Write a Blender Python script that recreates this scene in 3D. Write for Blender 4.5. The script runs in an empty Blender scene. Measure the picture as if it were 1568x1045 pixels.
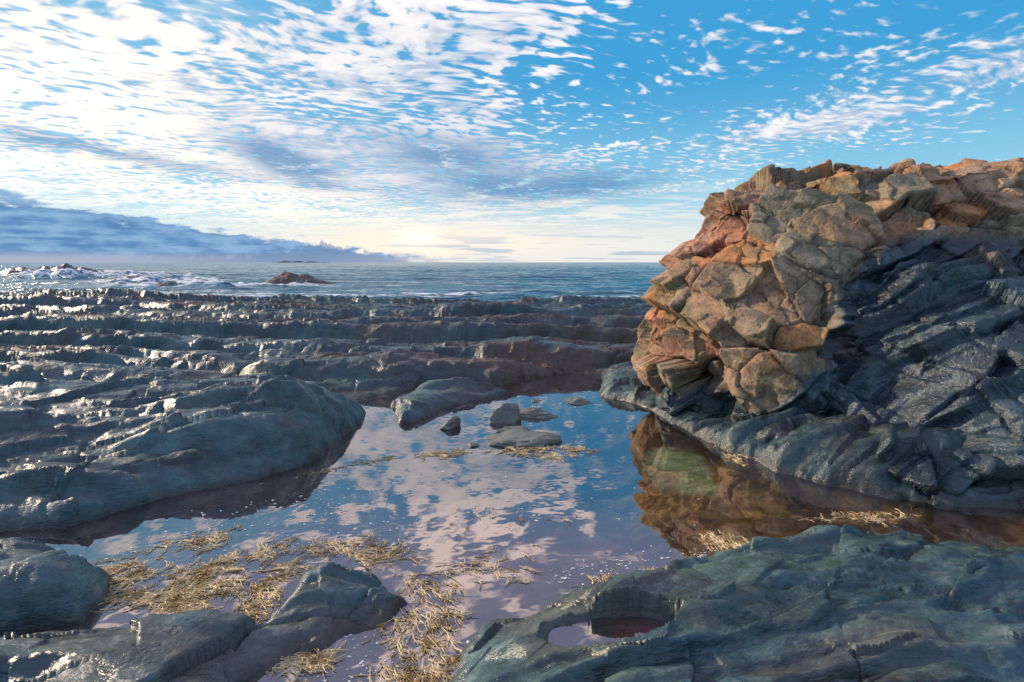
import bpy, bmesh, math, random
import numpy as np
from mathutils import Vector
random.seed(3); rng=np.random.default_rng(5)
sc=bpy.context.scene
sc.view_settings.view_transform='Standard'; sc.view_settings.look='None'; sc.view_settings.exposure=0

# ------------------------------------------------------------ noise helpers
def hsh(ix,iy,iz,seed):
    h=(ix.astype(np.int64)*374761393+iy.astype(np.int64)*668265263+iz.astype(np.int64)*2147483647+seed*1274126177)&0xFFFFFFFF
    h=((h^(h>>13))*1274126177)&0xFFFFFFFF
    h=((h^(h>>16))*2246822519)&0xFFFFFFFF
    h=h^(h>>13)
    return (h&0xFFFFFF).astype(np.float64)/float(0x1000000)
def noise2(x,y,seed=0):
    ix=np.floor(x);iy=np.floor(y);fx=x-ix;fy=y-iy
    fx=fx*fx*fx*(fx*(fx*6-15)+10);fy=fy*fy*fy*(fy*(fy*6-15)+10)
    z=np.zeros_like(ix)
    a=hsh(ix,iy,z,seed);b=hsh(ix+1,iy,z,seed);c=hsh(ix,iy+1,z,seed);d=hsh(ix+1,iy+1,z,seed)
    return (a*(1-fx)+b*fx)*(1-fy)+(c*(1-fx)+d*fx)*fy-0.5
def fbm2(x,y,o=4,seed=0,g=0.5):
    s=0;a=1.0
    for i in range(o):
        s=s+a*noise2(x,y,seed+i*17); x,y=1.6*x+1.2*y+3.1,1.6*y-1.2*x+7.7; a*=g
    return s
def noise3(x,y,z,seed=0):
    ix=np.floor(x);iy=np.floor(y);iz=np.floor(z);f=[x-ix,y-iy,z-iz]
    f=[t*t*(3-2*t) for t in f]; s=0
    for i in (0,1):
        for j in (0,1):
            for k in (0,1):
                w=(f[0] if i else 1-f[0])*(f[1] if j else 1-f[1])*(f[2] if k else 1-f[2])
                s=s+w*hsh(ix+i,iy+j,iz+k,seed)
    return s-0.5
def fbm3(x,y,z,o=3,seed=0):
    s=0;a=1.0
    for i in range(o):
        s=s+a*noise3(x,y,z,seed+i*31);x=x*2.03+1.3;y=y*2.03+4.1;z=z*2.03+2.7;a*=.5
    return s
def worley2(x,y,seed=0):
    ix=np.floor(x);iy=np.floor(y);z=np.zeros_like(ix)
    f1=np.full_like(x,9.);f2=np.full_like(x,9.);dx=np.zeros_like(x);dy=np.zeros_like(x);gx=ix.copy();gy=iy.copy()
    for i in (-1,0,1):
        for j in (-1,0,1):
            cx=ix+i;cy=iy+j
            px=cx+hsh(cx,cy,z,seed);py=cy+hsh(cx,cy,z,seed+1)
            d=np.hypot(x-px,y-py);m=d<f1
            f2=np.where(m,f1,np.minimum(f2,d));f1=np.where(m,d,f1)
            dx=np.where(m,x-px,dx);dy=np.where(m,y-py,dy);gx=np.where(m,cx,gx);gy=np.where(m,cy,gy)
    r=[hsh(gx,gy,z,seed+k)-.5 for k in (5,6,7)]
    return f1,f2,dx,dy,r
def worley3(x,y,z,seed=0,cheb=0.):
    ix=np.floor(x);iy=np.floor(y);iz=np.floor(z)
    f1=np.full_like(x,9.);f2=np.full_like(x,9.)
    D=[np.zeros_like(x) for _ in range(3)];G=[ix.copy(),iy.copy(),iz.copy()]
    for i in (-1,0,1):
        for j in (-1,0,1):
            for k in (-1,0,1):
                c=(ix+i,iy+j,iz+k)
                p=[c[q]+.1+.8*hsh(c[0],c[1],c[2],seed+q) for q in range(3)]
                v=(x-p[0],y-p[1],z-p[2])
                d=(1-cheb)*np.sqrt(v[0]**2+v[1]**2+v[2]**2)+cheb*np.maximum(np.maximum(abs(v[0]),abs(v[1])),abs(v[2]))
                m=d<f1
                f2=np.where(m,f1,np.minimum(f2,d));f1=np.where(m,d,f1)
                for q in range(3):
                    D[q]=np.where(m,v[q],D[q]);G[q]=np.where(m,c[q],G[q])
    r=[hsh(G[0],G[1],G[2],seed+q)-.5 for q in (5,6,7,8)]
    return f1,f2,D,r
def ss(a,b,x):
    t=np.clip((x-a)/(b-a),0,1);return t*t*(3-2*t)
def sdpoly(x,y,P):
    P=np.array(P,float);n=len(P);d=np.full_like(x,1e9);ins=np.zeros(x.shape,bool)
    for i in range(n):
        ax,ay=P[i];bx,by=P[(i+1)%n];ex,ey=bx-ax,by-ay
        wx=x-ax;wy=y-ay;t=np.clip((wx*ex+wy*ey)/(ex*ex+ey*ey),0,1)
        d=np.minimum(d,(wx-ex*t)**2+(wy-ey*t)**2)
        if ay!=by:
            c=((ay>y)!=(by>y))&(x<(bx-ax)*(y-ay)/(by-ay)+ax); ins^=c
    d=np.sqrt(d);return np.where(ins,-d,d)
def mixc(f,a,b):
    f=np.clip(f,0,1)[...,None];return a*(1-f)+np.array(b,float)*f
def colattr(me,name,C):
    c=np.ones((len(me.vertices),4),np.float32);c[:,:3]=C.reshape(-1,3)
    at=me.attributes.new(name,'FLOAT_COLOR','POINT');at.data.foreach_set('color',c.ravel())
def grid_mesh(name,X,Y,Z,attrs={}):
    nr,na=X.shape
    v=np.stack([X,Y,Z],-1).reshape(-1,3).astype(np.float32)
    idx=np.arange(nr*na).reshape(nr,na)
    q=np.stack([idx[:-1,:-1],idx[:-1,1:],idx[1:,1:],idx[1:,:-1]],-1).reshape(-1,4)
    me=bpy.data.meshes.new(name);me.vertices.add(len(v));me.vertices.foreach_set('co',v.ravel())
    me.loops.add(q.size);me.loops.foreach_set('vertex_index',q.ravel().astype(np.int32))
    me.polygons.add(len(q));me.polygons.foreach_set('loop_start',(np.arange(len(q))*4).astype(np.int32))
    me.polygons.foreach_set('use_smooth',np.ones(len(q),bool))
    me.update(calc_edges=True)
    for k,a in attrs.items():
        at=me.attributes.new(k,'FLOAT','POINT');at.data.foreach_set('value',a.ravel().astype(np.float32))
    ob=bpy.data.objects.new(name,me);sc.collection.objects.link(ob);return ob

# ------------------------------------------------------------ node helpers
class NT:
    def __init__(s,nt): s.nt=nt;s.n=nt.nodes;s.l=nt.links;s.n.clear()
    def put(s,inp,v):
        if v is None: return
        if isinstance(v,bpy.types.NodeSocket): s.l.new(v,inp)
        else:
            if inp.type=='RGBA' and isinstance(v,(tuple,list)) and len(v)==3: v=(*v,1)
            inp.default_value=v
    def m(s,op,a,b=None,c=None,clamp=False):
        n=s.n.new('ShaderNodeMath');n.operation=op;n.use_clamp=clamp
        for i,v in enumerate((a,b,c)): s.put(n.inputs[i],v)
        return n.outputs[0]
    def mul(s,a,b): return s.m('MULTIPLY',a,b)
    def add(s,*a):
        r=a[0]
        for b in a[1:]: r=s.m('ADD',r,b)
        return r
    def vm(s,op,a,b=None,sc_=None):
        n=s.n.new('ShaderNodeVectorMath');n.operation=op
        s.put(n.inputs[0],a);s.put(n.inputs[1],b)
        if sc_ is not None:s.put(n.inputs['Scale'],sc_)
        return n.outputs[0]
    def mix(s,f,a,b,mode='MIX'):
        n=s.n.new('ShaderNodeMix');n.data_type='RGBA';n.blend_type=mode
        s.put(n.inputs[0],f);s.put(n.inputs[6],a);s.put(n.inputs[7],b);return n.outputs[2]
    def ss(s,a,b,x):
        n=s.n.new('ShaderNodeMapRange');n.interpolation_type='SMOOTHSTEP'
        s.put(n.inputs[0],x);s.put(n.inputs[1],a);s.put(n.inputs[2],b);return n.outputs[0]
    def noise(s,vec,scale,detail=4,rough=.5,dist=0.,dim='3D',out=0):
        n=s.n.new('ShaderNodeTexNoise');n.noise_dimensions=dim;s.put(n.inputs['Vector'],vec);s.put(n.inputs['Scale'],scale)
        s.put(n.inputs['Detail'],detail);s.put(n.inputs['Roughness'],rough);s.put(n.inputs['Distortion'],dist);return n.outputs[out]
    def vor(s,vec,scale,feat='F1',out=0,dim='3D'):
        n=s.n.new('ShaderNodeTexVoronoi');n.voronoi_dimensions=dim;n.feature=feat;s.put(n.inputs['Vector'],vec);s.put(n.inputs['Scale'],scale);return n.outputs[out]
    def xyz(s,v):
        n=s.n.new('ShaderNodeSeparateXYZ');s.put(n.inputs[0],v);return n.outputs
    def comb(s,x,y,z):
        n=s.n.new('ShaderNodeCombineXYZ')
        for i,v in enumerate((x,y,z)):s.put(n.inputs[i],v)
        return n.outputs[0]
    def bump(s,h,strength,dist,normal=None):
        n=s.n.new('ShaderNodeBump');s.put(n.inputs['Height'],h);n.inputs['Strength'].default_value=strength;n.inputs['Distance'].default_value=dist
        if normal is not None:s.put(n.inputs['Normal'],normal)
        return n.outputs[0]
    def attr(s,name,out='Fac'):
        n=s.n.new('ShaderNodeAttribute');n.attribute_name=name;return n.outputs[out]
    def pos(s): return s.n.new('ShaderNodeNewGeometry').outputs['Position']
    def nrm(s): return s.n.new('ShaderNodeNewGeometry').outputs['Normal']
    def facet(s,base,cells):
        r=base
        for col,am in cells: r=s.vm('ADD',r,s.vm('SCALE',s.vm('SUBTRACT',col,(.5,.5,.5)),None,am))
        return s.vm('NORMALIZE',r)
    def bsdf(s,col,rough,normal=None,spec=.5):
        n=s.n.new('ShaderNodeBsdfPrincipled');s.put(n.inputs['Base Color'],col);s.put(n.inputs['Roughness'],rough)
        s.put(n.inputs['Specular IOR Level'],spec);s.put(n.inputs['Normal'],normal);return n.outputs[0]
    def out(s,sh):
        o=s.n.new('ShaderNodeOutputMaterial');s.l.new(sh,o.inputs[0])
def mat(name):
    m=bpy.data.materials.new(name);m.use_nodes=True;return m,NT(m.node_tree)

# ------------------------------------------------------------ camera
cam=bpy.data.cameras.new('camera');co=bpy.data.objects.new('camera',cam);sc.collection.objects.link(co)
cam.lens=18;cam.sensor_width=36;cam.clip_end=30000;cam.clip_start=.05
co.location=(0,0,1.6);co.rotation_euler=(math.radians(90-8.74),0,0);sc.camera=co

# ------------------------------------------------------------ sun
S=Vector((-.84,.34,.38)).normalized()
sl=bpy.data.lights.new('sun','SUN');sl.energy=4.3;sl.angle=math.radians(2);sl.color=(1,.80,.58)
so=bpy.data.objects.new('sun',sl);sc.collection.objects.link(so);so.rotation_euler=S.to_track_quat('Z','Y').to_euler()

# ------------------------------------------------------------ sky
w=bpy.data.worlds.new('World');sc.world=w;w.use_nodes=True;t=NT(w.node_tree);mul=t.mul;add=t.add
tc=t.n.new('ShaderNodeTexCoord').outputs['Generated']
d=t.vm('NORMALIZE',tc);X,Y,Z=t.xyz(d)
Zp=t.m('MAXIMUM',Z,0.0)
az=mul(t.m('ARCTAN2',X,Y),57.2958);el=mul(t.m('ARCSINE',Zp),57.2958)
den=add(Zp,.05)
P=t.comb(t.m('DIVIDE',X,den),t.m('DIVIDE',Y,den),0.)
def gauss(a0,e0,sa,se,tilt=0.):
    da=t.m('SUBTRACT',az,a0);de=t.m('SUBTRACT',el,e0)
    if tilt: de=t.m('SUBTRACT',de,mul(da,tilt))
    da=mul(da,1./sa);de=mul(de,1./se)
    return t.m('EXPONENT',mul(add(mul(da,da),mul(de,de)),-1.))
ce=t.mix(t.ss(-1,9,el),(.88,.90,.88),(.30,.67,.88))
ce=t.mix(t.ss(5,19,el),ce,(.045,.38,.74))
ce=t.mix(mul(t.ss(10,-45,az),.42),ce,(.42,.76,.94))
ce=t.mix(t.ss(24,33,el),ce,(.42,.46,.70))
sk=t.n.new('ShaderNodeTexSky');sk.sky_type='NISHITA';sk.sun_disc=False
sk.sun_elevation=math.asin(S.z);sk.sun_rotation=math.atan2(S.x,S.y)
base=t.mix(.10,ce,t.vm('SCALE',sk.outputs[0],None,.1))
wc_=t.noise(P,1.3,1,.5,0,'2D',1)
Pw=t.vm('ADD',P,t.vm('SCALE',t.vm('SUBTRACT',wc_,(.5,.5,.5)),None,.35))
px,py,pz=t.xyz(Pw)
rx=add(mul(px,.90),mul(py,.42));ry=add(mul(px,-.42),mul(py,.90))
Pr=t.comb(mul(rx,.8),mul(ry,1.35),0.)
fine=t.noise(Pr,12.,2.5,.5,.15,'2D')
big=t.noise(Pw,1.4,2,.55,0,'2D')
streak=t.noise(t.comb(mul(px,.55),mul(py,1.1),3.),2.2,3,.6,0,'2D')
mid=t.noise(Pw,3.4,3,.6,0,'2D')
dens=add(mul(gauss(-44,15,22,11),.58),mul(gauss(-14,19,20,9),.60),mul(gauss(-20,9,22,4.5,-.12),.45),
  mul(gauss(-2,10,16,4),.50),mul(gauss(30,12.3,8,1.5,.02),.85),mul(gauss(43,15,7,1.6,.1),.8),mul(gauss(20,9.5,9,2.5),.40),
  mul(gauss(27,19,14,4),.28),mul(gauss(0,23,14,5),.36),mul(gauss(0,40,60,14),.48),
  mul(t.m('SUBTRACT',big,.5),1.1),-.01)
f2_=add(mul(fine,.74),mul(mid,.26))
th=t.m('SUBTRACT',.69,mul(dens,.36))
soft=mul(t.ss(5,22,az),.05)
a1=t.ss(t.m('SUBTRACT',t.m('SUBTRACT',th,.04),soft),t.add(th,.10,soft),f2_)
shade=t.ss(.40,.66,add(mul(streak,.6),mul(mid,.4)))
cc=t.mix(shade,(.50,.60,.76),(1.06,1.0,.97))
cc=t.mix(mul(t.ss(.52,.66,fine),.6),cc,(1.10,1.04,1.0))
cc=t.mix(t.ss(22,30,el),cc,(2.0,1.6,1.4))
col=t.mix(mul(a1,.9),base,cc)
core=mul(add(mul(gauss(-46,13,15,8.5),1.05),mul(gauss(-27,7,18,3.0,-.16),.85),mul(gauss(-36,17,12,5),.3)),t.ss(.38,.56,add(mul(streak,.45),mul(fine,.55))))
col=t.mix(t.m('MINIMUM',core,.97),col,(1.35,1.20,1.02))
veil=mul(t.ss(.44,.60,streak),mul(gauss(2,5.5,20,2.6),.75))
col=t.mix(t.m('MINIMUM',veil,1.),col,(1.08,.98,.87))
dk=add(mul(gauss(-23,9.8,5,1.7,-.25),1.3),mul(gauss(-7,11.2,8,2.1,-.08),1.1),mul(gauss(-1,7.8,10,1.6),.9),mul(gauss(9,8.3,7,1.4,.03),.8),mul(gauss(-37,9.2,12,.8,-.1),.8))
dk=mul(dk,t.ss(.36,.50,add(mul(mid,.6),mul(fine,.4))))
col=t.mix(mul(t.m('MINIMUM',dk,1.),.85),col,(.13,.31,.56))
gl=add(mul(gauss(-11,2.0,13,2.0),.85),mul(gauss(0,2.2,30,2.0),.5))
col=t.mix(t.m('MINIMUM',gl,1.),col,(1.03,.93,.80))
col=t.mix(mul(gauss(-10.2,2.6,2.0,1.0),.65),col,(1.5,1.4,1.1))
hb=t.noise(t.comb(mul(az,.045),mul(el,.9),0.),2.2,3,.55,0,'2D')
bars=mul(t.ss(.52,.62,hb),gauss(10,1.4,26,1.5))
col=t.mix(mul(bars,.8),col,(.36,.52,.70))
ln_=t.noise(t.comb(mul(az,.14),mul(el,.5),0.),2.4,4,.6,0,'2D')
edge=add(mul(add(az,13.),-.14),1.0,mul(t.m('SUBTRACT',ln_,.5),3.0))
bank=mul(t.ss(0.,.6,t.m('SUBTRACT',edge,el)),t.ss(-3,-14,az))
bc=t.mix(t.ss(.36,.64,add(mul(ln_,.6),mul(hb,.4))),(.08,.23,.49),(.25,.45,.71))
bc=t.mix(t.ss(1.2,.1,el),bc,(.42,.45,.58))
col=t.mix(mul(bank,.95),col,bc)
pn=t.noise(t.comb(mul(az,.55),mul(el,.4),0.),1.8,3,.6,0,'2D')
pe=add(.9,mul(gauss(-20,1.5,3.,9),1.3),mul(t.m('SUBTRACT',pn,.5),2.2))
puff=mul(t.ss(0.,.3,t.m('SUBTRACT',pe,el)),gauss(-22,0,11,6))
col=t.mix(mul(puff,.8),col,(.18,.29,.48))
bg=t.n.new('ShaderNodeBackground');t.l.new(t.vm('SCALE',col,None,10.),bg.inputs[0]);bg.inputs[1].default_value=.1
wo=t.n.new('ShaderNodeOutputWorld');t.l.new(bg.outputs[0],wo.inputs[0])

# ------------------------------------------------------------ terrain
pool=[(.82,7.3),(1.32,7.2),(1.13,6.1),(1.5,5.5),(1.67,4.93),(1.78,4.21),(2.02,3.79),(2.35,3.44),(2.75,3.22),(3.5,3.1),(3.5,2.66),(2.6,2.62),(2.2,2.66),
(1.67,2.76),(1.31,2.64),(.97,2.46),(.6,2.36),(.21,2.25),(.02,2.13),(-.13,2.02),(-.2,1.9),(-.22,1.75),(-.2,1.4),(-.75,1.35),(-1.0,1.75),(-.9,1.9),
(-.6,2.1),(-.575,2.23),(-.76,2.44),(-.98,2.53),(-1.1,2.45),(-1.13,2.2),(-1.15,2.06),(-1.37,2.10),(-1.68,2.03),(-1.85,1.98),(-2.4,1.75),(-2.45,1.8),(-1.98,2.1),(-2.03,2.4),(-2.4,2.62),(-3.03,2.80),(-5,3.0),(-5,3.06),(-3.1,2.9),
(-2.68,2.9),(-2.38,3.3),(-1.87,3.62),(-1.54,4.06),(-1.5,4.74),(-1.6,5.3),(-1.9,5.7),(-1.5,6.15),(-1.15,6.6),(-.1,6.6),(.5,7.15)]
isl=[(-1.16,4.93),(-1.36,5.6),(-1.15,6.2),(-.6,6.45),(-.05,6.3),(-.3,5.9),(-.75,5.45),(-1.0,5.0)]
na,nr=1000,1350
ang=np.radians(np.linspace(-64,64,na));rad=np.exp(np.linspace(math.log(.6),math.log(125),nr))
A,Rr=np.meshgrid(ang,rad);X=np.sin(A)*Rr;Y=np.cos(A)*Rr
def lay(s,wl,seed,w=.22):
    q=s/wl;k=np.floor(q);f=q-k
    r=.2+hsh(k,k*0+seed,k*0,7)
    return r*(1-f)*ss(0,w,f)-.2
def terrain(X,Y):
    wx=.12*fbm2(X*1.8,Y*1.8,5,11,.6);wy=.10*fbm2(X*1.8,Y*1.8,5,12,.6)
    L=np.maximum(sdpoly(X+wx,Y+wy,pool),-sdpoly(X+wx,Y+wy,isl))
    near=1-ss(5.6,7.5,Y)
    fr=ss(-.3,.4,X)*(1-ss(3.0,3.3,Y))            # front right slab
    T=.12+0*X
    T=T+.07*ss(-.3,.4,X)*(1-ss(2.4,2.9,Y))-.10*ss(2.0,2.8,X)*ss(2.1,2.6,Y)*(1-ss(3.,3.2,Y))
    wob=.25*fbm2(X*.7,Y*.7,3,44)
    slab=ss(-1.2,-1.9,X)*ss(2.9,4.6,Y+wob)*(1-ss(4.95,5.45,Y+wob-.05*X))
    T=T+.36*slab-.12*ss(-1.2,-1.8,X)*ss(5.2,5.6,Y)*(1-ss(6.0,6.5,Y))
    T=T+.25*ss(1.9,3.2,X)*ss(3.2,3.8,Y)
    T=T+.05*ss(-.5,-1.2,X)*(1-ss(2.3,2.8,Y))
    s=Y+.10*X+.8*fbm2(X/7,Y/4.,3,21)+.10*fbm2(X*.9,Y*1.2,4,22)
    s=np.maximum(s,1.)
    ph=6.2*np.log(s/6.25);k=np.floor(ph);f=ph-k
    ra=.55+.9*hsh(k,k*0,k*0,3)
    saw=ss(0,.16,f)*(1-.85*ss(.20,1.,f))
    Ar=.38*ss(6.1,6.9,Y)*ra*(.7+1.0*(fbm2(X/4.5+k*5,Y/6,3,23)+.3))
    back=ss(6.0,6.8,Y)
    h=T*(1-back)+back*(.06-.95*ss(12,32,Y-.25*np.maximum(-X,0)))+Ar*saw*(1-.55*ss(9,24,Y))
    h=h-1.1*np.exp(-((X+1.3)/1.8)**2-((Y-29)/8)**2)-.9*ss(32,50,Y-.15*np.maximum(-X,0))
    for (cx,cy,sx,sy,am) in [(-68,76,14,4,2.1),(-21,49,5,2.0,1.95),(-50,66,7,2.5,1.3),(-29,45,5,1.6,.9),(4,26,4,1.5,.35)]:
        h=h+am*np.exp(-((X-cx)/sx)**2-((Y-cy)/sy)**2)*(1+.8*fbm2(X/3,Y/2,3,77))
    wrp=.26*fbm2(X*.9,Y*.9,4,31)
    s2=Y-(.22+.16*fr)*X*near+.08*X*(1-near)+wrp*near+(1-near)*.45*fbm2(X*.28,Y*.5,4,36)+.03*fbm2(X*5,Y*5,3,32)
    pat=fbm2(X*.9,Y*1.6,3,33)
    m1=np.clip(.6+2.2*pat,.1,1.25);m2=np.clip(.5-2.2*fbm2(X*1.3,Y*2,3,34),0,1.2)
    det=(.115+.06*slab)*lay(s2,.47,1,.20)*m1+(.05+.02*fr+.02*slab)*lay(s2+.02*fbm2(X*3,Y*3,2,9),.17,2,.34)*m2+.010*lay(s2,.062,5,.45)*near*np.clip(.3+2*fbm2(X*2,Y*2,2,35),0,1)
    det=det+(.16*lay(s2,.85,4,.13)+.07*lay(s2,.31,6,.2))*ss(6,8,Y)*(1-.5*ss(14,30,Y))
    u=X*.97+Y*.28;v=Y*.97-X*.28
    wu=.16*fbm2(X*2,Y*2,4,51)
    f1,f2,dx,dy,r=worley2(u*1.1+wu,v*2.2+wu,61)
    cm=ss(-.1,.25,fbm2(X,Y,2,5))*(1-.9*fr)
    c1=np.exp(-(f2-f1)/.02)*cm
    bk=(1-.6*ss(6.5,8.5,Y))
    det=det+bk*(.075*(r[0]*(1-.7*fr)+dx*r[1]*1.6+dy*r[2]*1.8)-.035*c1)
    tone=r[0].copy()
    f1,f2,dx,dy,r=worley2(u*2.6+wu*3,v*5.5+wu*3,62)
    c2=np.exp(-(f2-f1)/.035)*ss(-.05,.3,fbm2(X*1.5,Y*1.5,2,6))
    det=det+(.036+.006*fr)*(r[0]*(1-.4*fr)+dx*r[1]*1.8+dy*r[2]*2.0)-.012*c2
    tone2=r[1].copy()
    det=det+.013*fbm2(X*7,Y*13,4,71,.55)+.05*fbm2(X*1.3,Y*2.2,3,72)+.05*fr*fbm2(X*2.2,s2*5,3,73)
    det=det*(1+.5*ss(8,20,Y))
    wd=.08+.08*slab
    wl=np.where(L>0,(1-np.exp(-np.maximum(L,0)/wd)),0)
    deep=.30-.20*ss(.8,1.3,X)
    dep=-deep*(1-np.exp(np.minimum(L,0)/.16))
    hl=(h+det*.95)*wl+.012*wl
    hl=np.where((L>0)&(Y<6.6),np.maximum(hl,.012*ss(0,.05,L)),hl)
    hw=dep+.02*fbm2(X*4,Y*4,4,81)*ss(0,.15,-L)
    H=np.where(L>0,hl,hw)
    pd=((X-.40)/.19)**2+((Y-1.84-.12*(X-.4))/.07)**2+.9*fbm2(X*7,Y*7,4,3)
    q=ss(.6,2.2,pd);bowl=.110*(1-q)+.165*q
    wq=ss(5.5,2.4,pd)*(Y<2.3)
    H=H*(1-wq)+np.where(pd<2.2,bowl,np.maximum(H,.165))*wq
    return H,L,(c1,c2,tone,tone2,pd,fr,s2)
H,L,(c1,c2,tone,tone2,pd,fr,s2)=terrain(X,Y)
ter=grid_mesh('rocky_shore',X,Y,H)
yy=Y-.15*X
n1=fbm2(X*.9,yy*2.2,5,101,.6);n2=fbm2(X*3,s2*12,5,102,.6);n3=fbm2(X*.8,Y*1.1,4,103);n4=fbm2(X*14,Y*30,3,104)
C=np.ones(X.shape+(3,))*np.array((.038,.094,.112))  # albedo pushed to teal and lowered for the cool shade on the rocks
C=mixc(.4+1.2*n2,C,(.018,.044,.055))
C=mixc(ss(.0,.5,n1)*.8,C,(.085,.170,.178))
C=mixc(ss(.1,.45,tone+n2*.4)*.5,C,(.07,.138,.14))
C=mixc(ss(.15,.45,n3)*.55,C,(.09,.063,.04))
C=mixc(ss(.2,.5,n4)*.3,C,(.20,.23,.21))
C=mixc(fr*ss(-.1,.35,n1+n3*.5)*.45,C,(.05,.07,.04))
C=mixc(ss(7,12,Y)*ss(.05,.45,fbm2(X*.5,Y*1.2,5,107))*.75,C,(.12,.07,.05))
C=mixc(np.exp(-((X-.2)/2.)**2-((Y-7.4)/1.3)**2)*ss(-.25,.2,fbm2(X*1.2,Y*3,4,108))*.85,C,(.13,.06,.04))
C=mixc(np.exp(-((X+21)/7)**2-((Y-49)/3.5)**2)*.9,C,(.13,.06,.045))
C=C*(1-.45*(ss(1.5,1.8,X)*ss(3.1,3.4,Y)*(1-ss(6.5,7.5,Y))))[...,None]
vein=np.abs(fbm2(X*1.2,Y*.35,3,105))
C=mixc((vein<.006)*ss(-.1,-.2,n3)*.5*(1-fr),C,(.4,.4,.34))
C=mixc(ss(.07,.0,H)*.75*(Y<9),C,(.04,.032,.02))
fn=fbm2(X*5,Y*5,5,110,.6)
F=np.ones_like(C)*np.array((.16,.135,.12));F=mixc(ss(-.2,.3,fn),F,(.32,.26,.21))
rt=ss(.75,1.15,X+.3*fn)*ss(6,4.8,Y)
G=np.ones_like(C)*np.array((.30,.14,.035));G=mixc(ss(-.15,.3,fn),G,(.75,.45,.13))
F=F*(1-rt[...,None])+G*rt[...,None]
gp=((X-1.38)/.26)**2+((Y-4.0)/.46)**2+fn*.7
F=mixc(ss(1.3,.7,gp),F,(.90,1.0,.48))
F=mixc(ss(1.2,.6,gp)*(n4>.15),F,(.70,.85,.32))
und=ss(-.005,-.05,H)*(Y<8.5)
C=C*(1-und[...,None])+F*und[...,None]
C=mixc(ss(2.2,1.2,pd)*.8*(Y<2.3),C,(.05,.05,.055));C=mixc(ss(1.6,.9,pd)*ss(.35,.45,X)*(Y<2.3),C,(.34,.10,.055))
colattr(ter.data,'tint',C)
m,t=mat('wet_slate');mul=t.mul;add=t.add
p=t.pos();x,y,z=t.xyz(p)
ps=t.comb(add(mul(x,.5),mul(y,.1)),add(y,mul(x,-.22)),mul(z,1.6))
b=t.noise(ps,11,4,.6);e=t.noise(ps,60,3,.65)
pv=t.vm('ADD',ps,t.vm('SCALE',t.comb(b,e,0.),None,.08))
v1=t.vor(pv,3.6,'F1',1,'2D');v2=t.vor(pv,12,'F1',1,'2D')
fc=t.facet(t.nrm(),[(v1,.34),(v2,.32)])
col=t.mix(t.ss(.3,.7,b),(.68,.68,.68),(1.3,1.3,1.3))
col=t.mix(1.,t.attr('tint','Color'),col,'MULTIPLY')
col=t.mix(mul(t.ss(.56,.72,e),.4),col,t.vm('SCALE',col,None,2.0))
col=t.mix(mul(t.ss(.45,.34,e),.6),col,t.vm('SCALE',col,None,.4))
nb=t.bump(add(mul(b,.45),mul(e,.22)),.85,.034,fc)
ro=add(.27,mul(t.ss(.35,.7,b),.30))
t.out(t.bsdf(col,ro,nb,.75))
ter.data.materials.append(m);slate=m

# ------------------------------------------------------------ big boulder outcrop
hulls=[
 [(2.36,5.75,2.40),(2.75,5.5,2.42),(3.6,5.3,2.52),(4.3,5.2,2.52),(4.6,5.6,2.52),(3.6,7.0,2.5),(2.9,6.6,2.35),(1.50,5.6,1.0),(1.50,5.65,.72),(1.95,5.75,1.6),(1.85,6.4,.9),(2.4,6.6,1.6),
  (3.05,4.68,1.64),(3.4,4.8,1.85),(2.52,4.5,1.0),(2.45,4.38,.62),(2.6,4.3,.42),(1.70,5.1,.95),(1.78,5.05,.38),(2.1,4.6,.5),(1.9,5.4,-.1),(2.1,4.7,0),(2.6,4.4,0),(2,6.5,-.1),(4.5,7,-.1),(4.5,4.8,0)],
 [(3.55,5.1,2.42),(4.3,5.0,2.50),(6.8,5.0,2.55),(6.8,7,2.6),(4.4,7,2.5),(3.6,4.8,1.75),(3.9,4.68,1.95),(4.9,4.5,1.85),(6.8,4.5,1.9),(4,4.9,0),(6.8,4.7,0),(6.8,7,0),(4,7,0)],
 [(3.2,4.75,1.45),(3.9,4.55,1.62),(4.4,4.25,1.55),(6.8,4.2,1.6),(2.95,4.2,.6),(2.75,4.1,.3),(3.5,3.4,.42),(3.9,3.6,.9),(5,3.1,.6),(6.8,3.0,.7),(2.8,3.8,-.1),(3.4,3.1,-.1),(6.8,2.8,-.1),(6.8,6,-.1),(3,6,-.1),(3,6,1.2)],
 [(1.68,5.3,-.15),(1.86,4.4,-.15),(2.14,3.85,-.15),(2.5,3.5,-.15),(2.9,3.25,-.15),(1.8,5.2,.14),(1.98,4.4,.12),(2.35,3.9,.18),(3.1,3.4,.26),(3.5,5,.5),(3.6,3.2,-.1)],
]
bm=bmesh.new()
for pts in hulls:
    vs=[bm.verts.new(q) for q in pts]
    r=bmesh.ops.convex_hull(bm,input=vs,use_existing_faces=False)
    bad=[v for v in r['geom_interior'] if isinstance(v,bmesh.types.BMVert)]
    bmesh.ops.delete(bm,geom=bad,context='VERTS')
me=bpy.data.meshes.new('tmp');bm.to_mesh(me);bm.free()
ob=bpy.data.objects.new('tmp',me);sc.collection.objects.link(ob)
md=ob.modifiers.new('r','REMESH');md.mode='VOXEL';md.voxel_size=.0145
dg=bpy.context.evaluated_depsgraph_get();rm=bpy.data.meshes.new_from_object(ob.evaluated_get(dg))
bpy.data.objects.remove(ob)
nv=len(rm.vertices)
V=np.zeros(nv*3);rm.vertices.foreach_get('co',V);V=V.reshape(-1,3)
Nn=np.zeros(nv*3);rm.vertices.foreach_get('normal',Nn);Nn=Nn.reshape(-1,3)
x,y,z=V.T
wv=.08*fbm3(x*1.2,y*1.2,z*1.2,3,3)
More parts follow.
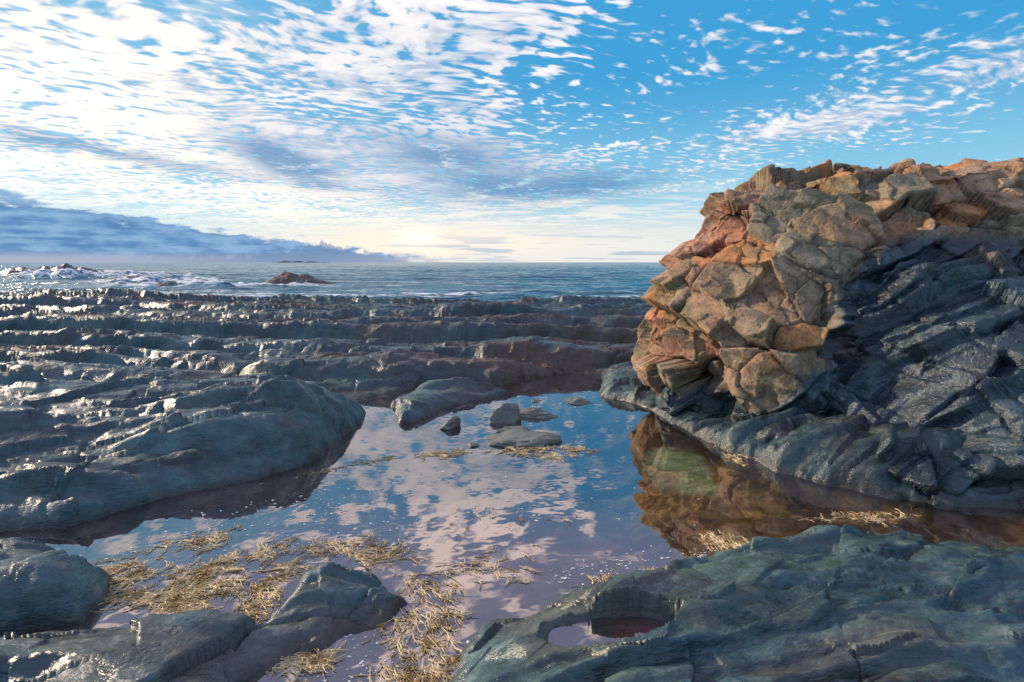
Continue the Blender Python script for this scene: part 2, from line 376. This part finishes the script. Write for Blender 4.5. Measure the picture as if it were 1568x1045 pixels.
dkm=(x-3.0)*.9+(1.75-z)*.65+(4.9-y)*.55+.6*fbm3(x*1.6,y*1.6,z*1.6,5,8)+.25*fbm3(x*6,y*6,z*6,3,18)
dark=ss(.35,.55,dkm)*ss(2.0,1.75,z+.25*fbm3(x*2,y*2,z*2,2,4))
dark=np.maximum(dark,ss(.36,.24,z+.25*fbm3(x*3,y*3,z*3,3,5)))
disp=np.zeros(nv)
a1,a2=.55,.35
ux=x*math.cos(a1)-z*math.sin(a1);uz=x*math.sin(a1)+z*math.cos(a1)
uy=y*math.cos(a2)-ux*math.sin(a2);ux=y*math.sin(a2)+ux*math.cos(a2)
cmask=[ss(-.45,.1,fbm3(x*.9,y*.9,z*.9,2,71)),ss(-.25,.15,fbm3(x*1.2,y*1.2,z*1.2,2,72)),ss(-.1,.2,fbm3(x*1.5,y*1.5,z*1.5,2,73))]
keep=[]
for i,(sc_,am,cr,cw,sd,ch) in enumerate([((.95,.85,1.2),.36,.07,.013,1,.6),((2.1,1.9,2.9),.16,.045,.022,2,.6),((5.0,4.6,6.5),.036,.016,.035,3,.5)]):
    f1,f2,D,r=worley3(ux*sc_[0]+wv*sc_[0],uy*sc_[1]+wv,uz*sc_[2]-wv,sd*13,ch)
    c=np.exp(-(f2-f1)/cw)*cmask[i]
    disp+=(am*(r[0]*.55+D[0]*r[1]*1.7+D[1]*r[2]*1.7+D[2]*r[3]*1.7)-cr*c)*(1-.45*dark)
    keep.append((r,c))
sf=(z*.8-x*.35+y*.35)+.35*fbm3(x*.9,y*.9,z*.9,3,14)
lm=ss(-.3,.3,fbm3(x*1.1,y*1.1,z*1.1,2,15))
for wl,am in ((.41,.12),(.15,.05*lm),(.05,.010*lm)):
    q=sf/wl;k=np.floor(q);f=q-k
    disp+=dark*am*((.4+hsh(k,k*0,k*0,9))*(ss(0,.2,f)*(1-np.clip((f-.2)/.8,0,1)))-.3)
disp+=.009*fbm3(x*7,y*7,z*7,4,6)
V=V+Nn*disp[:,None]
rm.vertices.foreach_set('co',V.ravel());rm.name='coastal_boulder'
(r1,k1),(r2,k2),(r3,k3)=keep
q1=fbm3(x*1.3,y*1.3,z*1.3,4,201);q2=fbm3(x*6,y*6,z*6,4,202);q3=fbm3(x*2.2,y*2.2,z*2.2,4,203)
B=np.ones((nv,3))*np.array((.44,.275,.16))
B=mixc(.35+1.3*q2,B,(.30,.19,.115))
B=mixc(ss(.05,.4,r2[1]+.3*q2)*.8,B,(.58,.24,.08))
B=mixc(ss(-.15,-.45,r2[1])*.7,B,(.24,.23,.17))
B=mixc(ss(.15,.4,r1[2]+.3*q2)*.6,B,(.50,.21,.14))
B=mixc(ss(.1,.4,q1)*.6,B,(.36,.19,.07))
B=mixc(ss(.05,.35,q3)*.65,B,(.23,.215,.11))
B=mixc(ss(-.2,-.45,q3)*.55,B,(.20,.19,.175))
B=mixc(ss(.2,.45,r3[0])*.25,B,(.56,.43,.29))
B=mixc(np.maximum(np.maximum(k1,k2),k3*.7)*.85,B,(.045,.03,.022))  # occlusion shadow in the cracks baked into the vertex colours
q4=fbm3(sf*6,x*1.5,y*1.5,5,204)
Dk=np.ones((nv,3))*np.array((.026,.048,.064));Dk=mixc(.4+1.4*q4,Dk,(.065,.11,.135));Dk=mixc(ss(.1,.4,q1)*.6,Dk,(.11,.06,.038));Dk=mixc(ss(-.1,-.4,q2)*.5,Dk,(.02,.025,.03));Dk=mixc(ss(.5,.1,z)*.5,Dk,(.03,.045,.035))  # blue-black palette paints the shade on the boulder's right face and foot
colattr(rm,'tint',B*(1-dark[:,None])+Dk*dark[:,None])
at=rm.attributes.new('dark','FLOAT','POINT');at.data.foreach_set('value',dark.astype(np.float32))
rm.polygons.foreach_set('use_smooth',np.ones(len(rm.polygons),bool));rm.update()
bo=bpy.data.objects.new('coastal_boulder',rm);sc.collection.objects.link(bo)
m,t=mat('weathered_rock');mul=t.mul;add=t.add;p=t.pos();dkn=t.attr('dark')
b=t.noise(p,9,4,.65);c=t.noise(p,45,3,.65)
pv=t.vm('ADD',p,t.vm('SCALE',t.comb(b,c,b),None,.05))
v1=t.vor(t.vm('MULTIPLY',pv,(1,1,1.3)),3.6,'F1',1);v2=t.vor(pv,9,'F1',1)
fc=t.facet(t.nrm(),[(v1,.60),(v2,.46)])
col=t.mix(t.ss(.3,.7,b),(.72,.72,.72),(1.25,1.25,1.25))
col=t.mix(1.,t.attr('tint','Color'),col,'MULTIPLY')
col=t.mix(mul(t.ss(.44,.34,c),.7),col,t.vm('SCALE',col,None,.35))
col=t.mix(mul(t.ss(.58,.72,c),.5),col,t.vm('SCALE',col,None,1.7))
nb=t.bump(add(mul(b,.42),mul(c,.26)),.85,.05,fc)
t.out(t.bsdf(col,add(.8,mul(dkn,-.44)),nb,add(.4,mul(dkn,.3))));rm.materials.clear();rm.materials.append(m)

# ------------------------------------------------------------ pool water
def plane(name,x0,x1,y0,y1,z,n=2):
    xs=np.linspace(x0,x1,n);ys=np.linspace(y0,y1,n);a,b=np.meshgrid(xs,ys);return grid_mesh(name,a,b,a*0+z)
pw=plane('tide_pool_water',-6,4.2,.6,8.2,0)
m,t=mat('still_water');p=t.pos()
gn=t.n.new('ShaderNodeBsdfGlossy');gn.inputs['Roughness'].default_value=.02;gn.inputs['Color'].default_value=(1,.95,.97,1)
t.l.new(t.bump(t.noise(p,5,2,.5),.06,.02),gn.inputs['Normal'])
tr=t.n.new('ShaderNodeBsdfTransparent');tr.inputs[0].default_value=(.95,.94,.90,1)
fr_=t.n.new('ShaderNodeFresnel');fr_.inputs[0].default_value=1.38
mx=t.n.new('ShaderNodeMixShader');t.put(mx.inputs[0],t.m('ADD',.27,t.m('MULTIPLY',fr_.outputs[0],.73)))
t.l.new(tr.outputs[0],mx.inputs[1]);t.l.new(gn.outputs[0],mx.inputs[2]);t.out(mx.outputs[0])
pw.data.materials.append(m)
pv_=[];k=40
for i in range(k):
    a_=2*math.pi*i/k;dx_=.275*math.cos(a_);pv_.append((.40+dx_,1.84+.105*math.sin(a_)+.12*dx_,.145))
me=bpy.data.meshes.new('puddle_water');me.from_pydata(pv_,[],[tuple(range(k))]);me.update()
pu=bpy.data.objects.new('puddle_water',me);sc.collection.objects.link(pu);me.materials.append(m)

# ------------------------------------------------------------ sea
na,nr=700,900
ang=np.radians(np.linspace(-75,75,na));rad=np.exp(np.linspace(math.log(9),math.log(12000),nr))
A,Rr=np.meshgrid(ang,rad);X=np.sin(A)*Rr;Y=np.cos(A)*Rr
fade=1-ss(120,600,Rr)
ws=Y+.15*X+3*fbm2(X/14,Y/14,3,2)
Zs=.10*np.sin(ws*2*np.pi/7.5)+.13*fbm2(X/1.6,Y/.8,4,3)+.16*fbm2(X/7,Y/2.6,3,4)
cr=np.zeros_like(X)
for (cx,cy,sx,sy,am) in [(-58,70,16,2.4,1.0),(-75,84,22,1.8,.8),(-26,46,10,1.6,.6),(-40,58,9,1.2,.5),(-4,36,4,.6,.25)]:
    gq=np.exp(-((X-cx)/sx)**2-((Y-cy-.06*(X-cx)+1.6*fbm2(X/4,Y/4,3,6))/sy)**2);Zs=Zs+am*gq*(1+fbm2(X/1.5,Y/1.5,3,9));cr=np.maximum(cr,gq)
Zs=Zs*fade-.62
hT,_,_=terrain(X[:420],Y[:420]);sh=np.zeros_like(X)
sh[:420]=np.exp(-np.abs(np.maximum(-.62-hT,0))/.22)
sea=grid_mesh('sea',X,Y,Zs,{'crest':cr,'shallow':sh})
m,t=mat('sea_water');mul=t.mul;p=t.pos();x,y,z=t.xyz(p)
n1=t.noise(t.comb(mul(x,.5),y,0.),2.6,3,.6,0,'2D');n2=t.noise(t.comb(mul(x,.35),y,0.),.35,3,.6,0,'2D');n3=t.noise(t.comb(mul(x,.3),y,0.),.03,4,.6,0,'2D')
fo=t.noise(t.comb(mul(x,.6),mul(y,1.3),0.),1.5,4,.65,0,'2D')
foam=t.m('MAXIMUM',mul(t.ss(.2,.65,t.attr('crest')),t.ss(.41,.54,fo)),mul(t.ss(.35,.95,t.attr('shallow')),t.ss(.46,.60,fo)))
wc=t.mix(t.ss(.3,.7,n2),(.006,.10,.16),(.015,.19,.28))
nb=t.bump(t.add(mul(n1,.3),mul(n2,1.6),mul(n3,14.)),1.,.7)
sh1=t.bsdf(wc,.16,nb,.35);sh2=t.bsdf((.85,.87,.9),.7)
mx=t.n.new('ShaderNodeMixShader');t.put(mx.inputs[0],foam);t.l.new(sh1,mx.inputs[1]);t.l.new(sh2,mx.inputs[2]);t.out(mx.outputs[0])
sea.data.materials.append(m)

# ------------------------------------------------------------ island on the horizon
xs=np.linspace(-1,1,60);ys=np.linspace(-1,1,16);a,b=np.meshgrid(xs,ys)
hz=np.maximum(0,(1-a**2))**.5*np.maximum(0,1-b**2)**.5*(8+14*fbm2(a*3,b*0+1,3,8))*(1-.75*np.exp(-((a-.15)/.13)**2))
il=grid_mesh('distant_island',-1220+a*150,3000+b*60,hz-1.2)
m,t=mat('island_haze');t.out(t.bsdf((.05,.08,.13),.9));il.data.materials.append(m)

# ------------------------------------------------------------ stones in the pool
def stone(loc,size,seed,rot=0):
    bm=bmesh.new();bmesh.ops.create_icosphere(bm,subdivisions=5,radius=1)
    P=np.array([v.co[:] for v in bm.verts]);r0=np.random.default_rng(seed)
    nrm_=r0.normal(size=(12,3));nrm_/=np.linalg.norm(nrm_,axis=1)[:,None];dd=r0.uniform(.5,.95,12)
    q=P@nrm_.T;k=np.where(q>1e-3,dd/np.maximum(q,1e-3),9).min(1);k=np.minimum(k,1.1)
    P=P*k[:,None];P*=(1+.26*fbm3(P[:,0]*2.5+seed,P[:,1]*2.5,P[:,2]*2.5,4,seed))[:,None]
    P*=np.array(size);c,s=math.cos(rot),math.sin(rot)
    for v,pp in zip(bm.verts,P): v.co=(pp[0]*c-pp[1]*s,pp[0]*s+pp[1]*c,pp[2])
    me=bpy.data.meshes.new('tide_pool_stone');bm.to_mesh(me);bm.free()
    for f in me.polygons:f.use_smooth=True
    colattr(me,'tint',np.ones((len(me.vertices),3))*np.array((.16,.165,.14)))
    o=bpy.data.objects.new('tide_pool_stone',me);o.location=loc;sc.collection.objects.link(o);me.materials.append(slate)
for i,(l,s,r) in enumerate([((-.60,4.9,0),(.15,.12,.09),.3),((-.05,5.1,0),(.20,.16,.17),.8),((.2,5.25,0),(.30,.12,.08),-.3),((.02,4.45,-.02),(.44,.2,.10),.1),((.76,5.75,-.01),(.22,.13,.06),0),((.3,5.8,-.02),(.12,.06,.05),.4),((.05,4.75,-.02),(.22,.1,.05),.2),((-.35,4.35,-.02),(.10,.07,.04),.2)]):
    stone(l,s,20+i,r)

# ------------------------------------------------------------ floating foam flecks
m,t=mat('foam_white');t.out(t.bsdf((.8,.8,.78),.6));vs=[];fs=[]
for (cx,cy,sx,sy,n,rot) in [(-1.4,3.1,1.1,.35,260,.45),(-.9,2.8,.8,.3,160,.1),(.1,3.1,.9,.5,90,0),(.25,4.1,.5,.3,90,0),(.5,2.5,.5,.08,120,.25),(-.5,1.9,.3,.3,90,0),(1.05,2.62,.15,.05,50,.5)]:
    for i in range(n):
        a_,b_=random.gauss(0,.5)*sx,random.gauss(0,.5)*sy
        x0=cx+a_*math.cos(rot)-b_*math.sin(rot);y0=cy+a_*math.sin(rot)+b_*math.cos(rot);r=abs(random.gauss(.0025,.0022))+.001
        b0=len(vs)
        for k in range(6):
            rr=r*random.uniform(.5,1.4);vs.append((x0+rr*1.4*math.cos(k*1.047),y0+rr*math.sin(k*1.047),.002))
        vs.append((x0,y0,.002+r*.6))
        for k in range(6): fs.append((b0+k,b0+(k+1)%6,b0+6))
me=bpy.data.meshes.new('foam_flecks');me.from_pydata(vs,[],fs);me.update();o=bpy.data.objects.new('foam_flecks',me);sc.collection.objects.link(o);me.materials.append(m)

# ------------------------------------------------------------ seaweed
m,t=mat('knotted_wrack');p=t.pos();cn=t.noise(p,9,3,.6)
t.out(t.bsdf(t.mix(t.ss(.35,.65,cn),(.38,.24,.08),(.95,.76,.44)),.35,None,.5));weed_m=m
def weed(cx,cy,sx,sy,n,head,rot=0.,ln=.10,zz=.0):
    vs=[];fs=[]
    def tube(pts,r0,r1):
        b0=len(vs);k=len(pts)
        for i,(q,dirn) in enumerate(pts):
            rr=r0+(r1-r0)*i/(k-1);rr*=1.0+.5*(i%2)
            nx,ny=-math.sin(dirn),math.cos(dirn)
            vs.extend([(q[0]+nx*rr,q[1]+ny*rr,q[2]),(q[0],q[1],q[2]+rr*1.2),(q[0]-nx*rr,q[1]-ny*rr,q[2]),(q[0],q[1],q[2]-rr)])
        for i in range(k-1):
            for j in range(4):
                a=b0+i*4+j;b=b0+i*4+(j+1)%4;fs.append((a,b,b+4,a+4))
        fs.append((b0+(k-1)*4,b0+(k-1)*4+1,b0+(k-1)*4+2,b0+(k-1)*4+3))
    def strand(x,y,z,h,L,r,depth):
        k=8;pts=[];cu=random.uniform(-.35,.35)
        for i in range(k):
            pts.append(((x,y,z),h))
            if depth<2 and i in (2,4,6) and random.random()<.6:
                strand(x,y,z,h+random.choice((-1,1))*random.uniform(.35,.8),L*.55,r*.85,depth+1)
            x+=math.cos(h)*L/k;y+=math.sin(h)*L/k;z+=random.uniform(-.002,.0025);h+=cu*.4+random.uniform(-.2,.2)
        tube(pts,r,r*.5)
    for i in range(n):
        rr=math.sqrt(random.random());aa=random.uniform(0,2*math.pi)
        rr*=1+.25*math.sin(aa*3+cx)+random.gauss(0,.10)
        lx=rr*math.cos(aa)*sx;ly=rr*math.sin(aa)*sy
        x=cx+lx*math.cos(rot)-ly*math.sin(rot);y=cy+lx*math.sin(rot)+ly*math.cos(rot)
        if float(noise2(np.array([x*5.]),np.array([y*8.]),14)[0])<-.15 and random.random()<.7: continue
        h=head+2.6*float(noise2(np.array([x*3.]),np.array([y*3.]),4)[0])+random.gauss(0,.40)
        strand(x,y,zz+random.uniform(-.003,.008),h,ln*random.uniform(.6,1.3),random.uniform(.0018,.0030),0)
    me=bpy.data.meshes.new('seaweed');me.from_pydata(vs,[],fs);me.update()
    me.polygons.foreach_set('use_smooth',np.ones(len(fs),bool))
    o=bpy.data.objects.new('seaweed',me);sc.collection.objects.link(o);me.materials.append(weed_m)
weed(-1.58,2.33,.50,.24,620,.3,.05,.09)
weed(-2.0,2.62,.40,.12,120,.5,.5,.09)
weed(-1.15,2.72,.30,.06,50,.5,.2)
weed(-.42,2.18,.17,.38,130,-.9,.25,.13)
weed(-.40,1.76,.20,.12,70,-.6,0,.12)
weed(-.80,2.62,.20,.09,60,.2,-.5,.12)
weed(-.10,2.50,.22,.16,22,-.6)
weed(-.62,4.10,.22,.10,60,.3)
weed(.20,4.15,.45,.14,120,.1)
weed(1.22,2.70,.13,.06,70,1.0)
weed(2.1,3.02,.35,.05,40,.4)
weed(1.83,4.10,.06,.3,50,-1.2)
weed(.62,2.41,.30,.03,50,1.3,.25,.05)
weed(-.1,3.0,.5,.25,20,.3,.0,.05)
weed(-1.4,3.8,.6,.04,50,.4,.6,.05)
weed(-.90,1.84,.16,.07,80,.5)
